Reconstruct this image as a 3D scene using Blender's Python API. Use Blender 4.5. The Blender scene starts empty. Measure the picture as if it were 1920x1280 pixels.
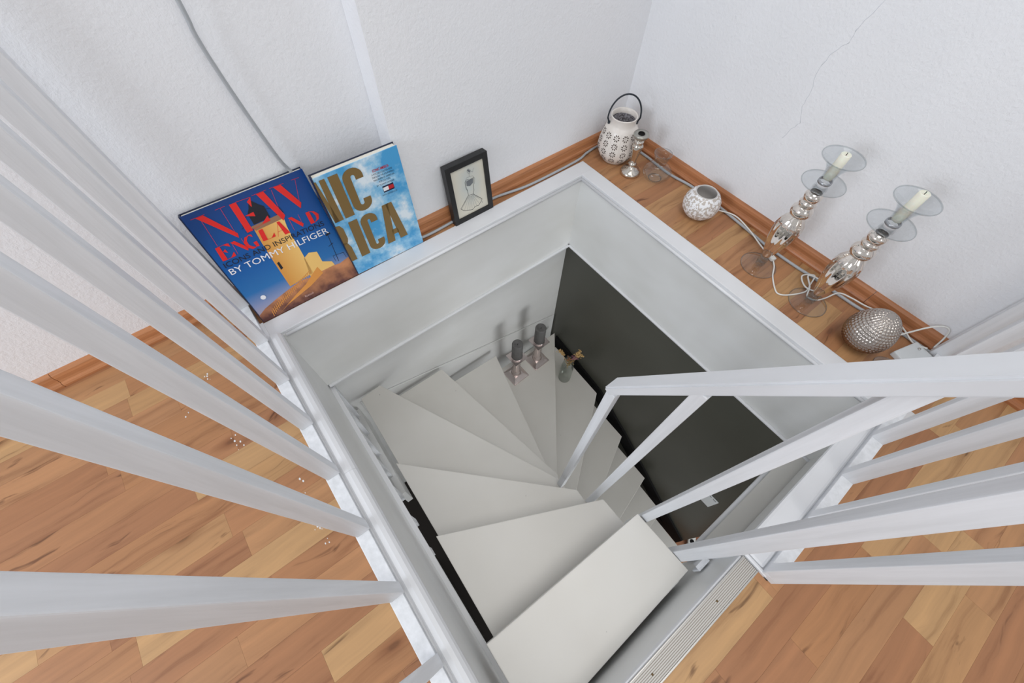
import bpy, bmesh, math, random
from mathutils import Vector, Matrix
random.seed(7)
S = bpy.context.scene
COL = S.collection
# ---------------------------------------------------------------- camera, world, lights
cam = bpy.data.cameras.new('camera'); camo = bpy.data.objects.new('camera', cam); COL.objects.link(camo)
R = [[0.79456569, 0.51699472, -0.31840512], [-0.60698062, 0.68970647, -0.39481579], [0.0154884, 0.50697282, 0.86182288]]
M = Matrix([[R[i][0], R[i][1], R[i][2], (0, 0, 1.25)[i]] for i in range(3)] + [[0, 0, 0, 1]])
camo.matrix_world = M
cam.sensor_width = 36; cam.lens = 14.346; cam.clip_start = .02
S.camera = camo
W = bpy.data.worlds.new('world'); S.world = W; W.use_nodes = True
W.node_tree.nodes['Background'].inputs[0].default_value = (.965, .99, 1.01, 1)
W.node_tree.nodes['Background'].inputs[1].default_value = 0.545
def area(name, loc, target, sx, sy, power, col):
    l = bpy.data.lights.new(name, 'AREA'); l.shape = 'RECTANGLE'; l.size = sx; l.size_y = sy
    l.energy = power; l.color = col
    o = bpy.data.objects.new(name, l); COL.objects.link(o); o.location = loc
    o.rotation_euler = (Vector(target) - Vector(loc)).to_track_quat('-Z', 'Y').to_euler()
    return o
area('window_light', (-3.2, .4, 1.6), (1.4, .4, .2), 1.3, 1.3, 57, (.90, .96, 1.045))
area('front_window_light', (-.3, -3.2, 2.2), (.3, 1, .2), 1.3, 1.3, 11, (.97, .98, 1.0))
sky = area('roof_window_light', (.25, -.40, 2.95), (.60, .50, -1.3), 1.4, 1.4, 13, (1.0, .975, .94)); sky.data.spread = math.radians(110)
area('lower_fill_light', (.9, -2.4, -1.0), (1.2, .4, -1.6), 1.0, 1.0, 33, (.97, .99, 1.0))  # added fill light without a known source, brightens the lower treads
S.view_settings.view_transform = 'Standard'; S.view_settings.look = 'None'
S.view_settings.gamma = 1; S.view_settings.use_curve_mapping = False
S.view_settings.exposure = 0.0
# ---------------------------------------------------------------- material helpers
def lin(c): return tuple(((x/255+.055)/1.055)**2.4 if x > 10 else x/255/12.92 for x in c) + (1,)
class NT:
    def __init__(s, name):
        s.m = bpy.data.materials.new(name); s.m.use_nodes = True
        s.t = s.m.node_tree; s.b = s.t.nodes['Principled BSDF']; s.o = s.t.nodes['Material Output']
    def n(s, typ, **kw):
        x = s.t.nodes.new(typ)
        for k, v in kw.items():
            if k.startswith('_'): setattr(x, k[1:], v)
            else:
                k2 = int(k[1:]) if k[0] == 'i' and k[1:].isdigit() else k.replace('__', ' ')
                x.inputs[k2].default_value = v
        return x
    def l(s, a, b): s.t.links.new(a, b)
def simple(name, col, rough=.5, metal=0, spec=.5, **kw):
    n = NT(name); b = n.b
    b.inputs['Base Color'].default_value = lin(col); b.inputs['Roughness'].default_value = rough
    b.inputs['Metallic'].default_value = metal; b.inputs['Specular IOR Level'].default_value = spec
    for k, v in kw.items(): b.inputs[k.replace('__', ' ')].default_value = v
    return n.m
def painted(name, col, col2, rough=.4, nscale=(3, 3, 3), bump=.15, bscale=60, bstretch=(1, 1, 1), var=.5, coord='Object', spec=.5, bdist=.001, ndet=3):
    n = NT(name)
    tc = n.n('ShaderNodeTexCoord'); mp = n.n('ShaderNodeMapping', Scale=nscale); n.l(tc.outputs[coord], mp.inputs[0])
    nz = n.n('ShaderNodeTexNoise', Scale=1, Detail=ndet, Roughness=.6); n.l(mp.outputs[0], nz.inputs['Vector'])
    cr = n.n('ShaderNodeValToRGB'); cr.color_ramp.elements[0].position = .5-var/2; cr.color_ramp.elements[1].position = .5+var/2
    cr.color_ramp.elements[0].color = lin(col); cr.color_ramp.elements[1].color = lin(col2)
    n.l(nz.outputs[0], cr.inputs[0]); n.l(cr.outputs[0], n.b.inputs['Base Color'])
    m2 = n.n('ShaderNodeMapping', Scale=bstretch); n.l(tc.outputs[coord], m2.inputs[0])
    n2 = n.n('ShaderNodeTexNoise', Scale=bscale, Detail=4, Roughness=.6); n.l(m2.outputs[0], n2.inputs['Vector'])
    bp = n.n('ShaderNodeBump', Strength=bump, Distance=bdist); n.l(n2.outputs[0], bp.inputs['Height']); n.l(bp.outputs[0], n.b.inputs['Normal'])
    n.b.inputs['Roughness'].default_value = rough; n.b.inputs['Specular IOR Level'].default_value = spec
    return n.m
def wood(name, grain=(2.0, 34, 34), use_obj=True, base=(178, 130, 96), rough=.42, streak=.75):
    n = NT(name); tc = n.n('ShaderNodeTexCoord'); oi = n.n('ShaderNodeObjectInfo')
    mul = n.n('ShaderNodeMath', _operation='MULTIPLY', i1=37.0); n.l(oi.outputs['Random'], mul.inputs[0])
    add = n.n('ShaderNodeVectorMath', _operation='ADD'); n.l(tc.outputs['Object'], add.inputs[0]); n.l(mul.outputs[0], add.inputs[1])
    mp = n.n('ShaderNodeMapping', Scale=grain); n.l(add.outputs[0], mp.inputs[0])
    warp = n.n('ShaderNodeTexNoise', Scale=5, Detail=2); n.l(add.outputs[0], warp.inputs['Vector'])
    wm = n.n('ShaderNodeVectorMath', _operation='MULTIPLY_ADD'); wm.inputs[1].default_value = (.8, 1.1, 0); n.l(warp.outputs['Color'], wm.inputs[0]); n.l(mp.outputs[0], wm.inputs[2])
    g = n.n('ShaderNodeTexNoise', Scale=1, Detail=6, Roughness=.62); n.l(wm.outputs[0], g.inputs['Vector'])
    cr = n.n('ShaderNodeValToRGB'); e = cr.color_ramp.elements
    e[0].position = .30; e[0].color = (.68, .61, .57, 1); e[1].position = .70; e[1].color = (1.16, 1.14, 1.10, 1)
    x = e.new(.45); x.color = (.96, .95, .93, 1)
    n.l(g.outputs[0], cr.inputs[0])
    base_s = oi.outputs['Color']
    if not use_obj:
        rgb = n.n('ShaderNodeRGB'); rgb.outputs[0].default_value = lin(base); base_s = rgb.outputs[0]
    mx = n.n('ShaderNodeMix', _data_type='RGBA', _blend_type='MULTIPLY'); mx.inputs[0].default_value = 1
    n.l(base_s, mx.inputs[6]); n.l(cr.outputs[0], mx.inputs[7])
    # thin dark streaks
    mp2 = n.n('ShaderNodeMapping', Scale=(5.0, 46, 46)); n.l(add.outputs[0], mp2.inputs[0])
    wm2 = n.n('ShaderNodeVectorMath', _operation='MULTIPLY_ADD'); wm2.inputs[1].default_value = (2, 4, 0); n.l(warp.outputs['Color'], wm2.inputs[0]); n.l(mp2.outputs[0], wm2.inputs[2])
    s = n.n('ShaderNodeTexNoise', Scale=1, Detail=3, Roughness=.5); n.l(wm2.outputs[0], s.inputs['Vector'])
    c2 = n.n('ShaderNodeValToRGB'); f = c2.color_ramp.elements; f[0].position = .26; f[0].color = (.26, .2, .18, 1); f[1].position = .35; f[1].color = (1, 1, 1, 1)
    n.l(s.outputs[0], c2.inputs[0])
    m3 = n.n('ShaderNodeMix', _data_type='RGBA', _blend_type='MULTIPLY'); m3.inputs[0].default_value = streak
    n.l(mx.outputs[2], m3.inputs[6]); n.l(c2.outputs[0], m3.inputs[7])
    last = m3
    if use_obj:   # knots: sparse voronoi cells
        mp4 = n.n('ShaderNodeMapping', Scale=(2.6, 6.5, 1)); n.l(add.outputs[0], mp4.inputs[0])
        vw = n.n('ShaderNodeVectorMath', _operation='MULTIPLY_ADD'); vw.inputs[1].default_value = (.25, .25, 0); n.l(warp.outputs['Color'], vw.inputs[0]); n.l(mp4.outputs[0], vw.inputs[2])
        vo = n.n('ShaderNodeTexVoronoi', Scale=1, _voronoi_dimensions='2D'); n.l(vw.outputs[0], vo.inputs['Vector'])
        c4 = n.n('ShaderNodeValToRGB'); h = c4.color_ramp.elements; h[0].position = .03; h[0].color = (.33, .24, .2, 1); h[1].position = .17; h[1].color = (1, 1, 1, 1)
        y = h.new(.06); y.color = (.62, .52, .48, 1)
        n.l(vo.outputs['Distance'], c4.inputs[0])
        m5 = n.n('ShaderNodeMix', _data_type='RGBA', _blend_type='MULTIPLY')
        gate = n.n('ShaderNodeMath', _operation='GREATER_THAN', i1=.62); sep = n.n('ShaderNodeSeparateColor'); n.l(vo.outputs['Color'], sep.inputs[0]); n.l(sep.outputs[0], gate.inputs[0])
        gm = n.n('ShaderNodeMath', _operation='MULTIPLY', i1=.75); n.l(gate.outputs[0], gm.inputs[0]); n.l(gm.outputs[0], m5.inputs[0])
        n.l(m3.outputs[2], m5.inputs[6]); n.l(c4.outputs[0], m5.inputs[7]); last = m5
    n.l(last.outputs[2], n.b.inputs['Base Color'])
    n.b.inputs['Roughness'].default_value = rough; n.b.inputs['Specular IOR Level'].default_value = .35
    return n.m
def glass(name, col=(235, 238, 238), rough=.02, alpha=.22, tint=.9):
    # thin blown glass: mostly see-through with a fresnel reflection
    n = NT(name); t = n.t
    tr = n.n('ShaderNodeBsdfTransparent'); tr.inputs[0].default_value = lin(col)
    gl = n.n('ShaderNodeBsdfGlossy', Roughness=rough); gl.inputs[0].default_value = (1, 1, 1, 1)
    lw = n.n('ShaderNodeLayerWeight', Blend=alpha)
    cr = n.n('ShaderNodeValToRGB'); cr.color_ramp.elements[0].color = (.02, .02, .02, 1); cr.color_ramp.elements[1].color = (.42, .42, .42, 1)
    n.l(lw.outputs['Facing'], cr.inputs[0])
    mx = n.n('ShaderNodeMixShader'); n.l(cr.outputs[0], mx.inputs[0]); n.l(tr.outputs[0], mx.inputs[1]); n.l(gl.outputs[0], mx.inputs[2]); n.l(mx.outputs[0], n.o.inputs[0])
    return n.m
M_WALL = painted('plaster', (236, 238, 242), (240, 241, 244), rough=.85, nscale=(1.5, 1.5, 1.5), bump=.62, bscale=105, bstretch=(1.0, 1.0, .85), var=.6, spec=.2, bdist=.003)
M_TRIM = painted('white_gloss_paint', (210, 211, 213), (228, 229, 232), rough=.33, nscale=(2.5, 2.5, 9), bump=.12, bscale=40, bstretch=(1, 1, 6), var=.6)
M_PANEL = painted('white_panel_paint', (212, 212, 209), (228, 229, 229), rough=.36, nscale=(1.6, 1.6, 3.2), bump=.08, bscale=30, var=.5)
M_BAL = painted('whitewashed_pine', (212, 214, 217), (234, 236, 240), rough=.45, nscale=(45, 45, 2.2), bump=.35, bscale=40, bstretch=(3, 3, .15), var=.5, ndet=4)
M_RAILH = painted('whitewashed_rail', (206, 208, 211), (222, 224, 228), rough=.45, nscale=(9, 5, 3), bump=.15, bscale=30, bstretch=(2, 1, .6), var=.7)
M_TREAD_ = painted('tread_paint', (208, 205, 198), (220, 218, 213), rough=.38, nscale=(2.2, 2.2, 2.2), bump=.12, bscale=18, bstretch=(1, 5, 1), var=.7)
def speckled(m, thr=.085):
    t = m.node_tree; b = t.nodes['Principled BSDF']; src = b.inputs['Base Color'].links[0].from_socket
    tc = t.nodes.new('ShaderNodeTexCoord'); vo = t.nodes.new('ShaderNodeTexVoronoi'); vo.inputs['Scale'].default_value = 11; t.links.new(tc.outputs['Object'], vo.inputs['Vector'])
    lt = t.nodes.new('ShaderNodeMath'); lt.operation = 'LESS_THAN'; lt.inputs[1].default_value = thr; t.links.new(vo.outputs['Distance'], lt.inputs[0])
    sc_ = t.nodes.new('ShaderNodeSeparateColor'); t.links.new(vo.outputs['Color'], sc_.inputs[0])
    gt = t.nodes.new('ShaderNodeMath'); gt.operation = 'GREATER_THAN'; gt.inputs[1].default_value = .45; t.links.new(sc_.outputs[0], gt.inputs[0])
    mu = t.nodes.new('ShaderNodeMath'); mu.operation = 'MULTIPLY'; t.links.new(lt.outputs[0], mu.inputs[0]); t.links.new(gt.outputs[0], mu.inputs[1])
    mu2 = t.nodes.new('ShaderNodeMath'); mu2.operation = 'MULTIPLY'; mu2.inputs[1].default_value = .6; t.links.new(mu.outputs[0], mu2.inputs[0])
    mx = t.nodes.new('ShaderNodeMix'); mx.data_type = 'RGBA'; t.links.new(mu2.outputs[0], mx.inputs[0]); t.links.new(src, mx.inputs[6]); mx.inputs[7].default_value = lin((110, 106, 100)); t.links.new(mx.outputs[2], b.inputs['Base Color'])
    return m
M_TREAD = speckled(M_TREAD_, .03)
M_SLAB = simple('subfloor', (46, 41, 38), .9)
M_WOOD = wood('laminate')
M_BASEW = wood('skirting_wood', grain=(1.2, 1.2, 60), use_obj=False, base=(184, 126, 86), rough=.35, streak=.25)
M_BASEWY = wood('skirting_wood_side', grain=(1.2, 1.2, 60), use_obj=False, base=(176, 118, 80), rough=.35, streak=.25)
M_DARK = painted('dark_olive_paint', (76, 76, 68), (86, 86, 78), rough=.38, nscale=(1.5, 1.5, 1.5), bump=.1, bscale=25, var=.6)
M_BLACK = simple('black', (14, 13, 13), .8, 0, .2)
M_ALU = simple('brushed_aluminium', (190, 188, 184), .38, .75)
M_CABLE = simple('grey_cable', (168, 172, 176), .45)
M_WCABLE = simple('white_cable', (226, 226, 222), .4)
M_GLASS = glass('clear_glass', (243, 245, 246), .02, .2)
M_GLASS2 = glass('rim_glass', (226, 229, 230), .05, .4)
M_SILVER = simple('mercury_silver', (214, 206, 196), .14, 1)
M_WAX = simple('cream_wax', (238, 236, 220), .5, Subsurface__Weight=.2)
M_GWAX = painted('grey_wax', (88, 87, 86), (104, 103, 102), rough=.6, nscale=(30, 30, 30), bump=.3, bscale=60)
# ---------------------------------------------------------------- geometry helpers
def link(name, me, mat=None, parent=None, smooth=False):
    o = bpy.data.objects.new(name, me); COL.objects.link(o)
    if mat:
        for m in (mat if isinstance(mat, (list, tuple)) else [mat]): me.materials.append(m)
    if parent: o.parent = parent
    if smooth:
        for p in me.polygons: p.use_smooth = True
    return o
def from_bm(name, bm, mat=None, parent=None, smooth=False):
    me = bpy.data.meshes.new(name); bmesh.ops.recalc_face_normals(bm, faces=bm.faces); bm.to_mesh(me); bm.free()
    return link(name, me, mat, parent, smooth)
def pydata(name, v, f, mat=None, parent=None, smooth=False):
    me = bpy.data.meshes.new(name); me.from_pydata([tuple(x) for x in v], [], f); me.update()
    return link(name, me, mat, parent, smooth)
def bbox(bm, x0, x1, y0, y1, z0, z1):
    vs = [bm.verts.new((x, y, z)) for z in (z0, z1) for x, y in ((x0, y0), (x1, y0), (x1, y1), (x0, y1))]
    for f in ((0, 3, 2, 1), (4, 5, 6, 7), (0, 1, 5, 4), (1, 2, 6, 5), (2, 3, 7, 6), (3, 0, 4, 7)): bm.faces.new([vs[i] for i in f])
    return vs
def box(name, x0, x1, y0, y1, z0, z1, mat, parent=None, bev=0, seg=2):
    bm = bmesh.new(); bbox(bm, x0, x1, y0, y1, z0, z1)
    if bev: bmesh.ops.bevel(bm, geom=bm.edges[:], offset=bev, segments=seg, affect='EDGES', profile=.6)
    return from_bm(name, bm, mat, parent)
def boxes(name, lst, mat, parent=None):
    bm = bmesh.new()
    for b in lst: bbox(bm, *b)
    return from_bm(name, bm, mat, parent)
def prism(name, poly, z0, z1, mat, parent=None, bev=0, axis='z'):
    bm = bmesh.new()
    def P(u, v, w): return {'z': (u, v, w), 'y': (u, w, v), 'x': (w, u, v)}[axis]
    a = [bm.verts.new(P(x, y, z0)) for x, y in poly]; b = [bm.verts.new(P(x, y, z1)) for x, y in poly]
    n = len(poly); bm.faces.new(a[::-1]); bm.faces.new(b)
    for i in range(n): bm.faces.new((a[i], a[(i+1) % n], b[(i+1) % n], b[i]))
    bmesh.ops.recalc_face_normals(bm, faces=bm.faces)
    if bev: bmesh.ops.bevel(bm, geom=bm.edges[:], offset=bev, segments=2, affect='EDGES', profile=.6)
    return from_bm(name, bm, mat, parent)
def extrude_profile(name, prof, p0, p1, out, mat, parent=None):
    """profile (d, z): d measured along 'out' from the line p0-p1"""
    v = []; n = len(prof)
    for p in (p0, p1):
        for d, z in prof: v.append((p[0]+out[0]*d, p[1]+out[1]*d, z))
    f = [(i, (i+1) % n, n+(i+1) % n, n+i) for i in range(n)] + [tuple(range(n))[::-1], tuple(range(n, 2*n))]
    bm = bmesh.new(); vs = [bm.verts.new(x) for x in v]
    for q in f: bm.faces.new([vs[i] for i in q])
    return from_bm(name, bm, mat, parent)
def lathe(name, prof, mat, parent=None, seg=32, loc=(0, 0, 0), smooth=True, flute=None):
    v = []; f = []; n = len(prof)
    for i in range(seg):
        a = 2*math.pi*i/seg
        for r, z in prof:
            k = 1 + (flute(i, z) if flute else 0)
            v.append((loc[0]+r*k*math.cos(a), loc[1]+r*k*math.sin(a), loc[2]+z))
    for i in range(seg):
        j = (i+1) % seg
        for k in range(n-1): f.append((i*n+k, j*n+k, j*n+k+1, i*n+k+1))
    bm = bmesh.new(); vs = [bm.verts.new(x) for x in v]
    for q in f:
        try: bm.faces.new([vs[i] for i in q])
        except ValueError: pass
    bmesh.ops.remove_doubles(bm, verts=bm.verts, dist=1e-5)
    return from_bm(name, bm, mat, parent, smooth)
def catmull(pts, k=6):
    P = [Vector(p) for p in pts]; P = [2*P[0]-P[1]] + P + [2*P[-1]-P[-2]]; out = []
    for i in range(1, len(P)-2):
        a, b, c, d = P[i-1:i+3]
        for j in range(k):
            t = j/k; out.append(.5*((2*b)+(c-a)*t+(2*a-5*b+4*c-d)*t*t+(3*b-a-3*c+d)*t**3))
    out.append(P[-2]); return out
def tube(name, pts, r, mat, parent=None, seg=8, k=6, smooth=True, flat=1.0, curve=True):
    pts = catmull(pts, k) if curve else [Vector(p) for p in pts]
    bm = bmesh.new(); rings = []; up = Vector((0, 0, 1))
    for i, p in enumerate(pts):
        t = (pts[min(i+1, len(pts)-1)]-pts[max(i-1, 0)]).normalized()
        s = t.cross(up); s = s.normalized() if s.length > 1e-3 else Vector((1, 0, 0)); u = s.cross(t).normalized()
        rr = r[i*(len(r)-1)//max(1, len(pts)-1)] if isinstance(r, (list, tuple)) else r
        rings.append([bm.verts.new(p+s*math.cos(a)*rr+u*math.sin(a)*rr*flat) for a in [2*math.pi*j/seg for j in range(seg)]])
    for a, b in zip(rings, rings[1:]):
        for j in range(seg): bm.faces.new((a[j], a[(j+1) % seg], b[(j+1) % seg], b[j]))
    bm.faces.new(rings[0][::-1]); bm.faces.new(rings[-1])
    return from_bm(name, bm, mat, parent, smooth)
def beam(name, p0, p1, w, h, side, mat, parent=None, bev=.002):
    """rectangular bar between p0 and p1 (centre line); w along 'side', h across"""
    p0, p1, side = Vector(p0), Vector(p1), Vector(side); t = (p1-p0).normalized(); side = (side-t*side.dot(t)).normalized(); u = t.cross(side)
    bm = bmesh.new(); vs = []
    for p in (p0, p1):
        for a, b in ((-1, -1), (1, -1), (1, 1), (-1, 1)): vs.append(bm.verts.new(p+side*a*w/2+u*b*h/2))
    for f in ((0, 3, 2, 1), (4, 5, 6, 7), (0, 1, 5, 4), (1, 2, 6, 5), (2, 3, 7, 6), (3, 0, 4, 7)): bm.faces.new([vs[i] for i in f])
    bmesh.ops.recalc_face_normals(bm, faces=bm.faces)
    if bev: bmesh.ops.bevel(bm, geom=bm.edges[:], offset=bev, segments=2, affect='EDGES')
    return from_bm(name, bm, mat, parent)
def thing(name, label, cat, loc=(0, 0, 0), rotz=0, group=None, mat=None):
    o = bpy.data.objects.new(name, None); COL.objects.link(o); o.location = loc; o.rotation_euler = (0, 0, rotz)
    o.empty_display_size = .05
    if mat is not None: o.matrix_world = mat
    o['label'] = label; o['category'] = cat
    if group: o['group'] = group
    return o
def tag(o, label, cat, group=None):
    o['label'] = label; o['category'] = cat
    if group: o['group'] = group
    return o
def struct(name, parts=True):
    o = bpy.data.objects.new(name, None); COL.objects.link(o); o['kind'] = 'structure'; return o
def st(o, label=None):
    o['kind'] = 'structure'
    if label: o['label'] = label
    return o
# ================================================================ SETTING
XR, YB, XL, YF = 1.346, 1.168, -.2165, -.395      # outer edges of the stair opening
WB, WC, WR = 1.338, 1.235, 1.66                     # back wall, chimney face, right wall
CX = .455
# ---- upper floor: subfloor slab + planks
fl = st(boxes('floor', [(-2.6, XL, -2.6, 1.45, -.42, -.011), (XL, 2.6, -2.6, YF-.03, -.42, -.011),
                        (XR, 1.75, YF-.03, 1.45, -.42, -.011), (XL, XR, YB, 1.45, -.42, -.011)], M_SLAB), 'warm brown laminate floor around the stair opening')
tones = [(177, 129, 100), (170, 121, 93), (180, 136, 104), (163, 114, 88), (184, 142, 108), (172, 123, 93), (178, 132, 102), (165, 116, 90), (187, 147, 114), (172, 126, 98)]
PW = .0765
ZONES = [(-2.0, -.2585, -.4567, WB), (-.2585, .556, -.4567, -.3955), (.556, 2.3, -.4567, -.424), (1.333, WR, -.424, WC), (-.2585, 1.333, YB, WB), (-2.0, 2.3, -2.0, -.4567)]
rnd = random.Random(11)
y = .5378 - PW*31
while y < WB:
    y1 = y+PW
    offs = rnd.uniform(0, .5); xs = [-2.1-offs]
    while xs[-1] < 2.4: xs.append(xs[-1]+rnd.choice([.34, .46, .58, .70]))
    for p, q in zip(xs, xs[1:]):
        tone = rnd.choice(tones)
        for xa, xb, ya, yb in ZONES:
            a, b, c, d = max(p, xa), min(q, xb), max(y, ya), min(y1, yb)
            if b-a < .006 or d-c < .004: continue
            if c < -.62 and (a > 1.75 or b < -1.25): continue
            if c < -.9 and (a > 1.2 or b < -.9): continue
            if c < .9 and b < -1.75: continue
            bm = bmesh.new(); bbox(bm, -(b-a)/2+.00015, (b-a)/2-.00015, -(d-c)/2+.00015, (d-c)/2-.00015, -.011, 0)
            o = from_bm('plank', bm, M_WOOD, fl); o.location = ((a+b)/2, (c+d)/2, 0)
            o.color = lin((tone[0]*.98, tone[1]*.985, tone[2]*.90))
    y = y1
bm = bmesh.new()
for cx, cy, n_ in ((-.43, .80, 7), (-.33, .545, 4), (-.335, .40, 8), (-.52, .98, 5), (-.44, 1.06, 8), (1.0, -.56, 3), (-.30, .20, 3)):
    for _ in range(n_):
        x, y, r = cx+rnd.gauss(0, .006), cy+rnd.gauss(0, .022), rnd.uniform(.0008, .0028)
        vs = [bm.verts.new((x+r*math.cos(a), y+r*1.6*math.sin(a), .0004)) for a in [k*math.pi/3 for k in range(6)]]; bm.faces.new(vs)
o = from_bm('paint_spot', bm, simple('white_paint_spot', (226, 226, 226), .5), fl); o['kind'] = 'stuff'
# ---- walls
st(box('wall_back', -2.6, 1.9, WB, WB+.12, -.01, 2.5, M_WALL), 'white textured plaster wall behind the books')
st(box('wall_chimney', CX, 1.9, WC, WB-.0005, -.01, 2.5, M_WALL), 'protruding white textured plaster chimney breast behind the picture frame')
wr = st(box('wall_right', WR, WR+.12, -2.6, WC, -.01, 2.5, M_WALL), 'bluish white textured wall behind the candle holders')
crack = [(.468, .774), (.49, .704), (.491, .663), (.513, .633), (.525, .575), (.510, .515), (.504, .464), (.482, .418), (.499, .38), (.511, .339)]
cr_pts = []
for i, (a, b) in enumerate(zip(crack, crack[1:])):
    for j in range(4):
        t = j/4; cr_pts.append((WR, a[0]+(b[0]-a[0])*t+rnd.uniform(-.003, .003), a[1]+(b[1]-a[1])*t))
tube('crack', cr_pts, .00042, simple('crack_grey', (196, 199, 208), .9), wr, seg=4, curve=False)
# ---- skirting boards
PB = [(0, 0), (.026, 0), (.027, .010), (.024, .016), (.018, .019), (.016, .026), (.016, .040), (.014, .050), (.007, .057), (0, .058)]
bb = struct('baseboard_back')
for x0, x1 in ((-2.6, -.812), (-.8105, -.371), (-.3695, .43), ):
    extrude_profile('skirting_board', PB, (x0, WB), (x1, WB), (0, -1), M_BASEW, bb)
bc = struct('baseboard_chimney')
extrude_profile('skirting_board', PB, (CX-.02, WC), (WR-.0, WC), (0, -1), M_BASEW, bc)
extrude_profile('skirting_board', PB, (CX, WB-.005), (CX, WC-.02), (-1, 0), M_BASEW, bc)
br = struct('baseboard_right')
for y0, y1 in ((WC, -.095), (-.0965, -.49), (-.4915, -.78), (-.7815, -2.2)):
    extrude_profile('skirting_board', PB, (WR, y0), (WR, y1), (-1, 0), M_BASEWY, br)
# ---- stair opening lining
t1 = struct('trim_1')   # back lining
box('top_board', -.2135, XR, 1.092, YB, -.016, .004, M_TRIM, t1, .003)
box('lining_panel', -.19, 1.27, 1.089, 1.10, -.44, -.010, M_PANEL, t1)
tube('bead', [(-.165, 1.088, -.014), (1.264, 1.088, -.014)], .007, M_TRIM, t1, curve=False)
box('edge_moulding', -.172, 1.27, 1.078, 1.10, -.455, -.441, M_TRIM, t1, .004)
t2 = struct('trim_2')   # right lining
box('top_board', 1.272, XR, -.44, 1.1, -.016, .0045, M_TRIM, t2, .003)
box('lining_panel', 1.268, 1.28, -.62, 1.10, -.44, -.010, M_PANEL, t2)
tube('bead', [(1.268, -.33, -.014), (1.268, 1.088, -.014)], .007, M_TRIM, t2, curve=False)
box('edge_moulding', 1.256, 1.28, -.62, 1.10, -.449, -.441, M_TRIM, t2, .003)
box('edge_moulding', 1.262, 1.28, -.62, 1.10, -.459, -.450, M_TRIM, t2, .003)
t3 = struct('trim_3')   # left lining
prism('top_board', [(-.213, .012), (-.213, .018), (-.208, .022), (-.196, .023), (-.185, .020), (-.177, .012), (-.173, 0), (-.174, -.016), (-.205, -.016)], -.6, .4995, M_TRIM, t3, axis='y')
prism('top_board', [(-.213, .012), (-.213, .018), (-.208, .022), (-.196, .023), (-.185, .020), (-.177, .012), (-.173, 0), (-.174, -.016), (-.205, -.016)], .5, 1.086, M_TRIM, t3, axis='y')
box('lining_panel', -.185, -.176, -.62, 1.10, -.47, -.016, M_PANEL, t3)
box('edge_moulding', -.19, -.158, -.62, 1.10, -.482, -.470, M_TRIM, t3, .004)
box('filler_strip', -.2205, -.2095, -1.0, YB, -.016, .009, M_TRIM, t3)
# ---- front (landing) edge of the opening
t4 = struct('trim_4')
def yr(x): return .032*(x-.56)
prism('top_board', [(.566, -.325), (1.27, -.325), (1.27, -.393+yr(1.27)), (.566, -.396)], -.006, .014, M_TRIM, t4, .0085)
prism('filler_strip', [(.566, -.38), (1.34, -.355), (1.34, -.385), (.566, -.40)], -.016, .004, M_TRIM, t4)
box('lining_panel', .556, 1.268, -.43, -.42, -.44, -.016, M_PANEL, t4)
box('ledge_board', .60, 1.262, -.62, -.345, -.462, -.448, M_TREAD, t4)
tube('bead', [(.60, -.341, -.452), (1.26, -.343, -.452)], .009, M_TRIM, t4, curve=False)
box('end_board', .556, .5655, -.412, -.328, -.40, .012, M_TRIM, t4, .002)
box('riser_board', -.172, .556, -.362, -.348, -.44, -.010, M_PANEL, t4)
box('nosing_board', -.172, .553, -.356, -.342, -.028, -.003, M_TRIM, t4, .004)
# ---- ribbed aluminium threshold
th = thing('threshold_strip', 'ribbed aluminium threshold strip along the top edge of the stairs', 'threshold strip', (.17, -.372, 0))
box('base_plate', -.36, .384, -.023, .026, 0, .0022, simple('worn_aluminium', (166, 158, 148), .6, .1, .3), th, .0008)
MRIB = simple('rib_aluminium', (190, 187, 182), .5, .2, .3)
for i in range(9):
    box('rib', -.36, .384, -.0177+i*.0046, -.0148+i*.0046, .0022, .0036, MRIB, th)
box('edge_strip', -.36, .384, .0225, .026, 0, .006, M_ALU, th, .001)
box('edge_strip', -.36, .384, -.023, -.0185, 0, .005, M_ALU, th, .001)
ms = simple('brass_screw', (104, 84, 56), .5, .6)
for x in (.242, -.003, -.25):
    lathe('screw', [(0, .0048), (.0022, .0047), (.0028, .0042), (.0028, .002)], ms, th, 12, (x, .0025, 0))
# ---- lower storey
LZ = -2.6
fw = st(box('floor_lower', -3.2, 3.2, -3.0, 1.4, LZ-.1, LZ-.011, M_SLAB), 'brown laminate floor of the storey below')
for j in range(14):
    for i in range(4):
        x0 = .9+i*.36-(j % 3)*.12; y0 = -1.25+j*.0765
        bm = bmesh.new(); bbox(bm, -.1797, .1797, -.038, .038, -.011, 0)
        o = from_bm('plank', bm, M_WOOD, fw); o.location = (x0, y0, LZ); o.color = lin(rnd.choice(tones[:4]))
st(box('wall_stair_back', -.45, XR, YB+.002, YB+.12, LZ, -.425, M_PANEL), 'pale painted wall behind the winding treads')
dw = st(box('wall_stair_right', XR, XR+.12, -.66, YB+.12, LZ, -.425, M_DARK), 'dark olive painted wall beside the lower treads')
box('skirting_board', XR-.014, XR-.0005, -.655, YB, LZ, LZ+.085, M_BLACK, dw)
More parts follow.
